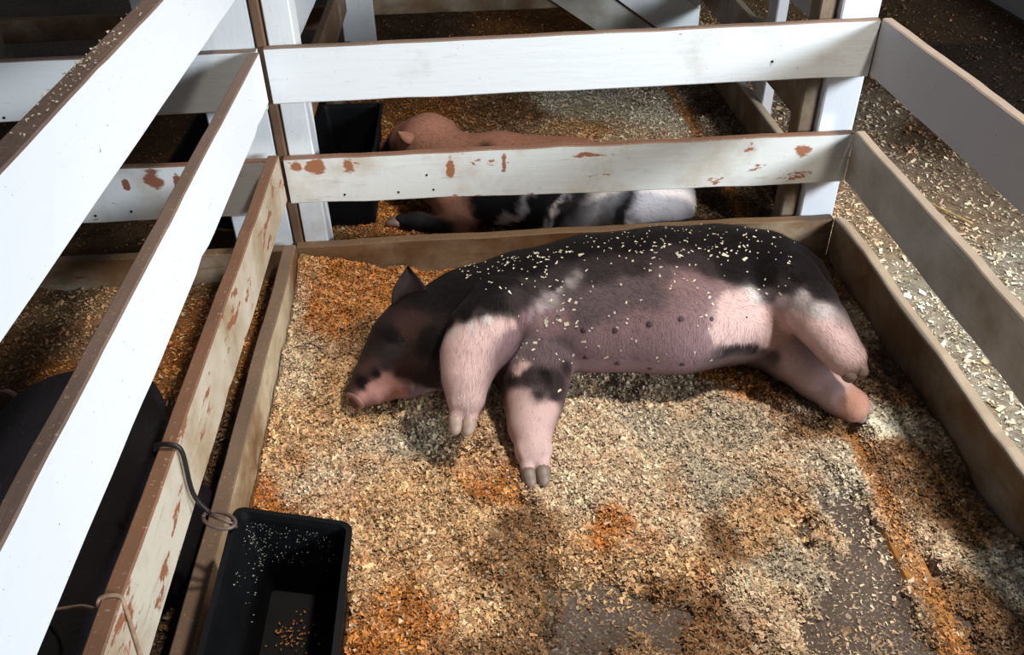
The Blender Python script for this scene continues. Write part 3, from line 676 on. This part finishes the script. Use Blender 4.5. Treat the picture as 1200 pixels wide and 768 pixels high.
marks = [(480, 385, BR, .05), (460, 410, KG, .04), (475, 430, BR, .04), (500, 400, K, .05), (505, 440, KG, .05), (500, 350, K, .05), (440, 440, K, .02), (428, 450, K, .02), (460, 395, K, .04), (485, 460, PD, .02), (505, 458, PU, .02),
 (450, 448, JW, .028), (458, 462, JW, .015), (437, 452, JW, .012), (440, 460, JW, .016), (462, 456, JW, .018), (447, 464, JW, .012), (426, 464, JW, .010), (470, 462, JW, .015), (450, 430, KG, .015), (465, 438, BR, .015),
 (540, 345, K, .07), (580, 325, K, .08), (560, 350, K, .035), (545, 365, K, .03), (620, 310, K, .06), (680, 290, K, .07), (740, 282, K, .07), (800, 275, K, .07), (860, 280, K, .07), (910, 295, K, .07), (940, 320, K, .05), (955, 340, K, .03),
 (528, 372, KG, .02), (575, 355, K, .04), (605, 345, KG, .04), (620, 335, KG, .04), (650, 330, KG, .05), (700, 320, KG, .06), (740, 315, KG, .05), (790, 300, KG, .05), (830, 315, KG, .03), (860, 318, K, .05), (895, 325, K, .04), (920, 335, KG, .03),
 (535, 398, PK, .035), (560, 395, PK, .03), (585, 383, PK, .025), (602, 380, PK, .012), (548, 430, PK, .03), (545, 455, PK, .03), (545, 480, PK, .03), (530, 420, PK, .03), (532, 392, PW, .014), (552, 386, PW, .013), (575, 376, PW, .012), (528, 378, K, .022), (545, 374, K, .020), (565, 366, KG, .018),
 (640, 350, (.34, .28, .28), .03), (655, 338, (.36, .30, .30), .02), (668, 330, (.30, .25, .25), .02), (632, 358, (.40, .33, .33), .018), (644, 348, (.40, .34, .34), .018), (680, 322, (.22, .18, .18), .02), (622, 368, (.34, .26, .26), .018), (615, 372, PU, .02), (645, 380, PU, .05), (690, 370, G, .05), (720, 350, G, .05), (760, 340, G, .05), (740, 330, G, .04), (700, 345, G, .04), (680, 362, G, .03), (780, 325, G, .03), (700, 400, PU, .06), (750, 390, PU, .06), (800, 370, PU, .05), (790, 330, PU, .045), (820, 340, PU, .035), (740, 425, PU, .05), (800, 410, PU, .04), (690, 430, PD, .03), (810, 395, PU, .03),
 (600, 400, PD, .03), (625, 405, G, .035), (650, 405, G, .035), (590, 418, PD, .025), (640, 440, K, .022), (655, 445, KG, .022), (620, 440, KG, .025), (650, 462, KG, .018), (630, 462, KG, .012), (605, 435, PK, .010), (612, 428, PK, .012), (665, 430, KG, .02), (600, 445, KG, .015),
 (605, 470, PK, .02), (615, 485, PK, .025), (640, 485, PK, .02), (625, 510, PK, .03), (630, 535, PK, .03), (625, 555, PK, .03), (648, 478, PK, .015),
 (850, 365, PK, .03), (870, 355, PK, .03), (850, 350, PK, .02), (890, 372, PK, .03), (840, 390, PK, .02), (870, 390, PK, .03), (910, 395, PK, .03), (840, 335, PU, .02), (828, 400, PU, .012),
 (880, 345, PW, .02), (900, 345, G, .02), (915, 352, (.42, .33, .32), .022), (940, 350, (.36, .29, .28), .02), (960, 365, (.50, .43, .42), .018), (930, 375, PK, .02), (955, 390, PK, .025), (975, 410, PK, .025), (990, 430, PK, .03), (1000, 440, PK, .02),
 (842, 414, G, .014), (851, 411, KG, .014), (860, 409, KG, .014), (868, 408, KG, .014), (876, 408, KG, .014), (884, 410, KG, .014), (893, 413, G, .014), (903, 417, G, .014), (855, 400, PK, .010), (875, 398, PK, .012), (895, 402, PK, .012), (930, 425, PK, .02), (900, 400, PK, .02), (930, 405, PK, .02), (950, 435, PK, .025), (975, 455, PK, .025), (1000, 470, (.40, .20, .14), .02), (1010, 480, (.40, .20, .14), .02)]  # dark G and KG run along the rear underside is painted shading
anc = []
for px, py, c, s in marks:
    h, _ = hit(px, py)
    if h: anc.append((np.array(h), c, s))
for q in ((.5, -.25, .1), (.8, -.2, .12), (1.1, -.15, .12), (1.35, -.25, .12), (.4, -.36, .12), (.7, -.22, .22), (1.0, -.2, .22)): anc.append((np.array(q), K, .08))
nzx = vnoise(PV[:, 0] + PV[:, 2], PV[:, 1], 40, 5)
disp = np.stack([fbm(PV[:, 0] + PV[:, 2], PV[:, 1], 18, 7) - .5, fbm(PV[:, 0], PV[:, 1] + PV[:, 2], 18, 17) - .5, 0 * nzx], 1) * .03
pcol = paint_mesh(PV + disp, None, anc, K)
body = mesh_obj('body', PV, PF, M['pig'], pigE, smooth=True, loc=(.95, -.42, 0), cols=pcol)
for key, hm in (('uf', M['hoofpale']), ('lf', M['hoof']), ('uh', M['hoof']), ('lh', M['hoof'])):
    for a, b, r in toes[key]: hoof(a, b, r, hm, pigE)
# ears: the near ear stands up behind the head
ear(J(482, 372, .19), J(478, 311, .29), (1, .15, 0), .046, (.022, .014, .013), pigE)
ear(J(470, 395, .06), J(452, 395, .02), (.3, 1, .2), .035, (.02, .014, .012), pigE)
# snout disc at the tip, nostrils
def disc(name, p, nr, r, th, mat, parent, sq=1.0):
    p = Vector(p); nr = Vector(nr).normalized(); u = nr.cross(Vector((0, 0, 1))).normalized(); v = nr.cross(u); V = []; n = 20
    prof = ((-th, .9), (-th * .3, 1.0), (th * .4, .97), (th, .8), (th * 1.05, .4))
    for (h_, q) in prof:
        for k in range(n):
            a = 2 * math.pi * k / n; V.append(p + nr * h_ + (u * math.cos(a) + v * math.sin(a) * sq) * r * q)
    V.append(p + nr * th); m = len(prof)
    Fc = [(i * n + k, i * n + (k + 1) % n, (i + 1) * n + (k + 1) % n, (i + 1) * n + k) for i in range(m - 1) for k in range(n)] + [((m - 1) * n + k, (m - 1) * n + (k + 1) % n, m * n) for k in range(n)]
    return mesh_obj(name, V, Fc, mat, parent, smooth=True)
s0 = Vector(J(424, 461, .05)); sd_ = (s0 - Vector(J(440, 443, .06))).normalized()
sn = disc('snout', s0 + sd_ * .026, sd_, .027, .006, M['snout'], pigE)
for sg in (-1, 1):
    nb = sd_.cross(Vector((0, 0, 1))).normalized()
    disc('nostril', s0 + sd_ * .0325 + Vector((0, 0, sg * .012)), sd_, .006, .0012, M['teat'], sn, 1.4)
h, n_ = hit(471, 398)
if h: disc('eye', h, n_, .011, .002, M['eye'], pigE, .35)
for px, py, r in ((684, 387, .0075), (721, 387, .008), (761, 380, .0085), (798, 374, .008), (834, 374, .006), (687, 419, .007), (724, 426, .0075), (762, 432, .006), (800, 427, .007), (654, 372, .006), (875, 372, .003)):
    h, n_ = hit(px, py)
    if h: disc('teat', h, n_, r * .85, r * .42, M['teat'], pigE)
def flow1(b):
    f = np.stack([np.full(len(b), .9), -.45 + 0 * b[:, 0], -.2 + 0 * b[:, 0]], 1)
    leg = (b[:, 1] < -.62); f[leg] = (0.1, -1, -.2)
    hl = (b[:, 0] > 1.25); f[hl] = (.6, -.7, -.2)
    return f
bristles(pigE, PV, PF, pcol, 42000, flow1, L=.013, wd=.00045, mask=lambda c: .25 + 1.2 * ((c[:, 2] > .13) & (c[:, 0] > .4)))

# loose shavings lying on the sleeping pig
def flakes_on(pts, nrs, sizes, label, name='wood_shavings', dz=.001):
    V = []; cols = []
    for p, nr, s_ in zip(pts, nrs, sizes):
        nr = Vector(nr); u = nr.orthogonal().normalized(); u = Matrix.Rotation(random.uniform(0, 6.28), 3, nr) @ u; v = nr.cross(u)
        L = s_ * random.uniform(.35, 1.0); Wd = s_ * random.uniform(.15, .55); p = Vector(p) + nr * dz
        k = random.uniform(0, .004)
        V += [p - u * L - v * Wd, p + u * L - v * Wd + nr * k, p + u * L + v * Wd, p - u * L + v * Wd + nr * k]
        c = random.uniform(.75, 1.05) * (.45 if name == 'feed_crumbs' else 1); cols += [(.82 * c, .74 * c, .56 * c)] * 4
    n = len(pts)
    o = mesh_obj(name, np.array([tuple(v) for v in V]), np.arange(4 * n).reshape(n, 4), M['flakes'], cols=np.array(cols))
    tag(o, label, 'shavings', kind='stuff'); return o
pp, nn, ss = [], [], []
def tryhit(px, py, s_):
    h, n_ = hit(px, py)
    if h and n_.z > -.2: pp.append(h); nn.append(n_); ss.append(s_)
random.seed(3)
for i in range(190):
    px = random.gauss(790, 75); tryhit(px, random.uniform(264, 300) + random.gauss(0, 6), random.uniform(.0025, .0055) * random.choice((.7, 1, 1, 1.5)))
for i in range(60): tryhit(random.uniform(680, 930), random.uniform(285, 345), random.uniform(.002, .0055))
for i in range(55):
    px = random.uniform(535, 660); tryhit(px, 318 - (px - 535) * .19 + abs(random.gauss(0, 9)) - 4, random.uniform(.003, .006))
for i in range(35): tryhit(random.uniform(560, 660), random.uniform(300, 350), random.uniform(.003, .006))
for i in range(60): tryhit(random.uniform(600, 840), random.uniform(345, 430), random.uniform(.003, .006))
for px, py, s_ in ((710, 419, .009), (655, 375, .008), (664, 380, .008), (655, 458, .009), (627, 402, .008), (675, 355, .007), (550, 312, .010), (640, 380, .007), (722, 386, .008), (850, 300, .014), (762, 318, .007), (538, 467, .005), (552, 470, .005), (530, 490, .004), (545, 495, .004)): tryhit(px, py, s_)
flakes_on(pp, nn, ss, 'pale wood shavings sprinkled over the back and belly of the sleeping pig')
# shavings caught on the top edge of the left fence's topmost board
pts = [(random.uniform(-.034, -.003), random.gauss(-1.0, .12), 1.0) for i in range(95)]
pts = [(x, y, .9853 + (-y) * .0115 + .0025) for x, y, z in pts]
o = flakes_on(pts, [(random.uniform(-.2, .2), random.uniform(-.2, .2), 1) for p in pts], [random.uniform(.0018, .0036) for p in pts], 'crumbs of shavings along the top edge of the highest left board')

# ------------------------------------------------------------------ other pigs, lying on their bellies
def make_pig(label, loc, rz, scale, head_yaw, vox, colf, nb, eartop=True, tail=True, lift=0.0, es=1.0):
    E = empty('pig', loc, label, 'pig')
    R_ = Matrix.Rotation(rz, 3, 'Z'); o = Vector(loc)
    def T(x, y, z): return tuple(o + R_ @ (Vector((x, y, z)) * scale))
    S = scale
    pts = [T(*p) for p in ((-.75, -.4, 0), (-.75, .4, 0), (.85, -.4, 0), (.85, .4, 0))]
    lo = [min(p[i] for p in pts) for i in (0, 1)] + [-.03]; hi = [max(p[i] for p in pts) for i in (0, 1)] + [.48 * S]
    f = Field(lo, hi, vox)
    f.chain([(T(-.52, 0, .15), .12 * S), (T(-.40, 0, .165), .165 * S), (T(-.15, 0, .175), (.19 * S, .175 * S)), (T(.12, 0, .175), (.185 * S, .172 * S)), (T(.30, 0, .17), .155 * S)], k=.02)
    Hy = Matrix.Rotation(head_yaw, 3, 'Z')
    def TH(x, y, z): z = z + lift * min(1, max(0, (x - .32) * 8)); v = Hy @ Vector((x - .30, y, 0)); return T(v.x + .30, v.y, z)
    f.chain([(TH(.30, 0, .18), .145 * S), (TH(.44, 0, .19), (.125 * S, .130 * S)), (TH(.54, 0, .16), (.10 * S, .10 * S)), (TH(.62, 0, .115), .068 * S), (TH(.70, 0, .08), .052 * S), (TH(.735, 0, .07), .047 * S)], k=.03)
    for sg in (-1, 1):
        f.seg(TH(.50, sg * .06, .11), TH(.60, sg * .03, .08), .06 * S, .05 * S, .03)
        f.chain([(T(.26, sg * .12, .12), .08 * S), (T(.22, sg * .17, .05), .05 * S), (T(.40, sg * .16, .035), .033 * S), (T(.47, sg * .16, .03), .030 * S)], k=.03)
        f.chain([(T(-.36, sg * .10, .14), .12 * S), (T(-.18, sg * .18, .08), .075 * S), (T(-.34, sg * .21, .05), .045 * S), (T(-.22, sg * .22, .03), .032 * S)], k=.03)
    V, Fa = f.mesh(3)
    # local coordinates for markings
    Rm = np.array(R_.inverted()); loc_ = ((V - np.array(loc)) @ Rm.T) / S
    c = colf(loc_)
    mesh_obj('body', V, Fa, M['pig'], E, smooth=True, loc=loc, cols=c)
    for sg in (-1, 1):
        ear(TH(.42, sg * .085, .27), TH(.42 + .07 * es, sg * (.085 + .085 * es), .27 + .01 * es), (.8, -.3 * sg, -.3), .055 * S * es, tuple(colf(np.array([[.45, sg * .1, .25]]))[0]), E)
        disc('eye', TH(.545, sg * .082, .20), Vector(TH(.545, sg * .2, .24)) - Vector(TH(.545, 0, .18)), .012 * S, .003, M['eye'], E, .7)
        for q in (-1, 1):
            hoof(T(.47, sg * .16 + q * .014, .03), T(.535, sg * .16 + q * .016, .018), .018 * S, M['hoof'], E)
            hoof(T(-.22, sg * .22 + q * .014, .028), T(-.155, sg * .22 + q * .016, .016), .018 * S, M['hoof'], E)
    a = Vector(TH(.77, 0, .065)); d_ = a - Vector(TH(.70, 0, .08)); sn = disc('snout', a, d_, .042 * S, .010, M['snout'], E)
    # curled tail
    def finish(E, V, Fa, c):
        if nb:
            hx = np.array(R_ @ Vector((-1, 0, 0)))
            bristles(E, V, Fa, c, nb, lambda b: np.tile(hx + np.array([0, 0, -.6]), (len(b), 1)), L=.016, wd=.0006)
        return E
    if not tail: return finish(E, V, Fa, c)
    tl = [T(-.62, 0, .20), T(-.66, .01, .225), T(-.67, .03, .20), T(-.655, .03, .17), T(-.66, .005, .165)]
    tp = spline(tl, 5); t_ = tube('tail', tp, .009 * S, M['snout'], E, n=7, rs=[.011 * S * (1 - .6 * i / len(tp)) for i in range(len(tp))])
    return finish(E, V, Fa, c)
def col_back(L):
    x, y, z = L[:, 0], L[:, 1], L[:, 2]
    n = fbm(x * 1.0 + 3, z + y * .4, 11, 5) - .5
    pink = np.array([.27, .125, .085]); blk = np.array([.018, .016, .018]); wht = np.array([.66, .60, .60])
    s = x + n * .14
    c = np.tile(pink, (len(x), 1))
    side = np.clip((y + n * .1 - .035) * 25, 0, 1); body_ = (np.clip((.19 - s) * 30, 0, 1) * side)[:, None]; c = c * (1 - body_) + blk * body_
    for x0, hw in ((-.03, .018), (-.17, .012), (-.30, .05)):
        w_ = (np.clip(1 - np.abs(s + (z - .2) * .6 - x0) / hw * .6, 0, 1) * side)[:, None] * .9; c = c * (1 - w_) + wht * w_
    w_ = np.clip((-.42 - s) * 25, 0, 1)[:, None]; c = c * (1 - w_) + wht * w_
    w_ = (np.clip((x - .2) * 20, 0, 1) * np.clip((.10 - z) * 40, 0, 1))[:, None]; c = c * (1 - w_) + blk * w_  # front legs and low fore part blacked for the shade under the board
    w_ = np.clip((.055 - ((x - .5) ** 2 + (np.abs(y) - .1) ** 2 + (z - .22) ** 2) ** .5) * 30, 0, 1)[:, None]; c = c * (1 - w_) + blk * w_
    return c
def col_dark(base):
    def f(L):
        n = fbm(L[:, 0], L[:, 2] + L[:, 1], 9, 8)[:, None]; return np.array(base) * (.6 + .8 * n)
    return f
make_pig('black and white pig with pink head lying behind the white fence', (.70, .30, -.02), math.radians(162), .84, math.radians(-30), .009, col_back, 16000, tail=False, lift=.05, es=.6)
make_pig('very dark pig lying close against the left fence, beneath the second white board', (-.33, -1.28, -.015), math.radians(-92), 1.02, 0, .012, col_dark((.012, .010, .012)), 5000)
make_pig('dark reddish pig lying far left in the shadowed pen', (-.80, -1.15, -.015), math.radians(80), .80, math.radians(-10), .012, col_dark((.045, .018, .013)), 0)

# ------------------------------------------------------------------ feed troughs
def trough(label, x0, x1, y0, y1, zt, zb, taper, tilt, loc, th=.006, r=.018, yaw=0):
    E = empty('feed_trough', loc, label, 'trough')
    def ringp(ix, z, n=6, rr=r):
        a0, a1, b0, b1 = x0 + ix, x1 - ix, y0 + ix, y1 - ix; P_ = []
        for cx, cy, s in ((a1 - rr, b1 - rr, 0), (a0 + rr, b1 - rr, 1), (a0 + rr, b0 + rr, 2), (a1 - rr, b0 + rr, 3)):
            for k in range(n + 1):
                a = math.pi / 2 * (s + k / n); x = cx + rr * math.cos(a); P_.append((x, cy + rr * math.sin(a), z + tilt * (x - x0)))
        return P_
    prof = [(taper, zb), (taper * .1 + .004, zt - .03), (-.001, zt - .022), (-.006, zt - .006), (-.006, zt), (.004, zt + .001), (th + .002, zt - .012), (taper + th, zb + th)]
    V = []; n = 0
    for ix, z in prof:
        q = [(x + yaw * (y - y1), y, z_) for x, y, z_ in ringp(ix, z, rr=max(.006, r - ix * .3))]; n = len(q); V += q
    Fc = [(i * n + k, i * n + (k + 1) % n, (i + 1) * n + (k + 1) % n, (i + 1) * n + k) for i in range(len(prof) - 1) for k in range(n)]
    Fc += [tuple(range(n))[::-1], tuple(range((len(prof) - 1) * n, len(prof) * n))]
    mesh_obj('tub', V, Fc, M['rubber'], E)
    return E, V
TX0, TX1, TY1, TZ = .070, .262, -1.133, .240
TE, _ = trough('black plastic feed trough hooked on the left fence, bottom of the picture', TX0, TX1, -1.72, TY1, TZ, .045, .024, -.31, (.18, -1.45, 0))
# crumbs of feed inside
pts = []; nr = []
for i in range(150):
    u = random.random() ** 1.6; q = random.random() ** 1.4 * .09
    pts.append((TX0 + .022 + (TX1 - TX0 - .05) * u, TY1 - .012 - q * .16, TZ - .020 - .31 * (TX1 - TX0 - .03) * u - q)); nr.append((0.05, -1, .2))
for i in range(70):
    v = random.random() ** 2 * .14; q = random.random() ** 1.3 * .10; pts.append((TX0 + .0125 + q * .16, TY1 - .02 - v, TZ - .022 - q)); nr.append((1, 0, .2))
tr = flakes_on(pts, nr, [random.uniform(.0006, .0018) for p in pts], 'crumbs of feed stuck inside the far corner of the near black trough', name='feed_crumbs', dz=.003)
tr['category'] = 'feed'
pts = [(random.gauss(.150, .018), random.gauss(-1.26, .025), 1) for i in range(60)]
pts = [(x, y, .0545 - .31 * (x - TX0)) for x, y, z in pts]
fcr = flakes_on(pts, [(random.uniform(-.3, .3), random.uniform(-.3, .3), 1) for p in pts], [random.uniform(.002, .004) for p in pts], 'few orange feed crumbs on the bottom of the near black trough', name='feed_crumbs')
fcr['category'] = 'feed'
fa = fcr.data.color_attributes['col']; fa.data.foreach_set('color', np.tile(np.array([.35, .13, .03, 1], dtype=np.float32), len(fcr.data.vertices)))
trough('black feed trough standing in the pig pen behind, at its left fence', .004, .215, .29, .735, .235, -.012, .02, 0, (.1, .5, 0))
trough('black trough in the dark pen at upper left, seen above the peeling board', -.42, -.215, .30, .70, .235, -.012, .02, 0, (-.32, .5, 0))

# ------------------------------------------------------------------ hook, ring, twine
hk = empty('trough_hook', (.02, -1.17, .38), 'bent dark iron rod hooked over the cream board, holding the black trough', 'hook')
def on_x(px, py, x):
    d = ray(px, py); t = (x - CAM.x) / d.x; return CAM + d * t
a1 = on_x(188, 543, -.034); a2 = on_x(203, 548, .002); 
top_z = .405
pts = [(-.036, a1.y + .0, .345), (-.036, a1.y, .395), (-.028, a1.y, top_z + .003), (-.004, a1.y - .002, top_z + .004), (.010, a1.y - .004, .392)]
e1 = at(226, 578, .31); e2 = at(246, 602, .262)
pts += [tuple(e1), tuple(e2)]
tube('rod', spline(pts, 6), .0042, M['iron'], hk)
rp = []
for k in range(24):
    a = 2 * math.pi * k / 24; q = at(257 + 19 * math.cos(a), 610 + 9.5 * math.sin(a) + 3 * math.cos(a), .248 + .008 * math.sin(a)); rp.append(tuple(q))
tube('ring', rp, .0036, M['rusty'], hk, closed=True)
tube('clip', [tuple(at(246, 604, .256)), tuple(at(258, 608, .256)), tuple(at(272, 614, .250)), tuple(at(277, 618, .236))], .0034, M['rusty'], hk)
tw = on_x(150, 712, .001)
pts = [tuple(on_x(60, 716, -.16)), tuple(on_x(95, 711, -.10)), (-.04, tw.y - .005, .385), (-.03, tw.y, .402), (-.004, tw.y, .404), (.0035, tw.y - .01, .385), (.004, tw.y - .02, .33), (.004, tw.y - .03, .27)]
o = tube('twine', spline(pts, 6), .0032, M['twine']); tag(o, 'brown twine looped over the cream board near the bottom left corner', 'string')
pts = [tuple(at(1058, 223, FZ + .012)), tuple(at(1090, 238, FZ + .016)), tuple(at(1115, 250, FZ + .014)), tuple(at(1140, 262, FZ + .012))]
o = tube('straw', spline(pts, 4), .003, M['straw'], n=6); tag(o, 'single yellow straw lying on the aisle floor between the right boards', 'straw')
